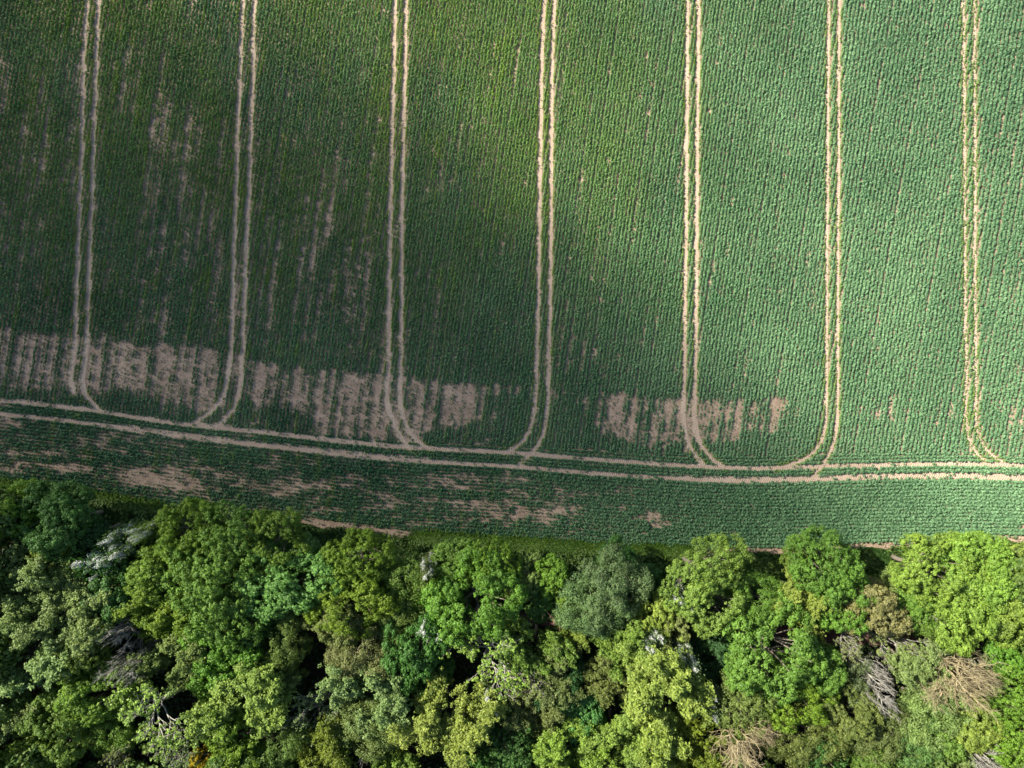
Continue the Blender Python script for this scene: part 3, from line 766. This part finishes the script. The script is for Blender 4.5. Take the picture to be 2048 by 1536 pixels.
# the wood goes on beyond the picture's sides: one mass of trees
def wood_mass():
    Vs = []; Tn = []; r = np.random.default_rng(5)
    spots = [(x, y) for y in (1190, 1300, 1410, 1520) for x in (-90, -200, 2140, 2250)] + [(-90, 1075), (-200, 1070)] + [(x, 1625) for x in range(-180, 2300, 118)] + [(x, 1730) for x in range(-180, 2300, 125)]
    for (px, py) in spots:
        k = KINDS[('maple', 'sycamore')[r.integers(2)]][r.integers(2)]
        me = k['crown']; co = np.empty(len(me.vertices)*3, np.float32); me.vertices.foreach_get('co', co); co = co.reshape(-1, 4, 3)[::3]
        c = co.mean(1, keepdims=True); co = c+(co-c)*1.6
        a = r.uniform(0, 2*PI); Rz = np.array([[math.cos(a), -math.sin(a), 0], [math.sin(a), math.cos(a), 0], [0, 0, 1]])
        s = r.uniform(.9, 1.15); x, y, z = at(px+r.normal(0, 12), py+r.normal(0, 12), k['zc'])
        co = (co.reshape(-1, 3)*s)@Rz.T + np.array([x, y, ground(x, y)])
        Vs.append(co); Tn.append(r.random(len(co)//4))
    Vv = np.concatenate(Vs)
    m = leaf_material('wood_leaves', (.05, .11, .02), (.13, .2, .035), .2)
    return kind(obj('surrounding_wood', mesh_np('surrounding_wood', Vv, np.arange(len(Vv)).reshape(-1, 4), m, np.concatenate(Tn))), 'stuff', 'dense mass of leafy wood going on beyond the picture', 'wood')
wood_mass()

# a thin low cloud high up on the sun's side; its soft shade lies over the left and middle of the field
def cloud():
    m, n, o = new_mat('cloud_vapour'); pv = N(n, 'ShaderNodeVolumePrincipled')
    pv.inputs['Density'].default_value = .10; pv.inputs['Color'].default_value = (.97, .98, 1, 1); pv.inputs['Anisotropy'].default_value = .5
    n.links.new(pv.outputs[0], o.inputs['Volume'])
    nr, na = 46, 120; rr = np.linspace(0, 1, nr)[:, None]; th = (np.arange(na)*2*PI/na)[None, :]
    ux = rr*np.cos(th); uy = rr*np.sin(th)
    wob = 1+.16*np.sin(2*th+.6)+.10*np.sin(3*th+2.1)+.05*np.sin(5*th+1)
    thick = (1-rr**2)**1.15*13.5*(.6+.8*fnoise(ux*2.2+7, uy*2.2+3, 301, 3))
    ax = rad(-18); X = ux*CL_A*wob; Y = uy*CL_B*wob*(1-.32*ux)
    xx = X*math.cos(ax)-Y*math.sin(ax); yy = X*math.sin(ax)+Y*math.cos(ax)
    t = 400/math.sin(rad(SUN_EL)); cx, cy, cz = CL_X+sdir.x*t, CL_Y+sdir.y*t, 400
    up = np.stack([xx, yy, thick*.6], -1); dn = np.stack([xx, yy, -thick*.4], -1)
    Vv = np.concatenate([up.reshape(-1, 3), dn.reshape(-1, 3)]); i = np.arange(nr*na).reshape(nr, na); j = np.roll(i, -1, 1)
    F = np.stack([i[:-1], i[1:], j[1:], j[:-1]], -1).reshape(-1, 4); G = F[:, ::-1]+nr*na
    me = mesh_np('cloud', Vv, np.concatenate([F, G]), m, smooth=True)
    import bmesh
    bm = bmesh.new(); bm.from_mesh(me); bmesh.ops.remove_doubles(bm, verts=bm.verts, dist=1e-4); bm.to_mesh(me); bm.free()
    kind(obj('cloud', me, None, (cx, cy, cz)), 'stuff', 'thin white cloud drifting high above the left of the field', 'cloud')
CL_X, CL_Y, CL_A, CL_B = -46.0, 7.0, 106.0, 55.0
cloud()
print('trees', len(TREES), 'labels', len(set(t[5] for t in TREES)), [t[5] for t in TREES if not 4 <= len(t[5].split()) <= 16])
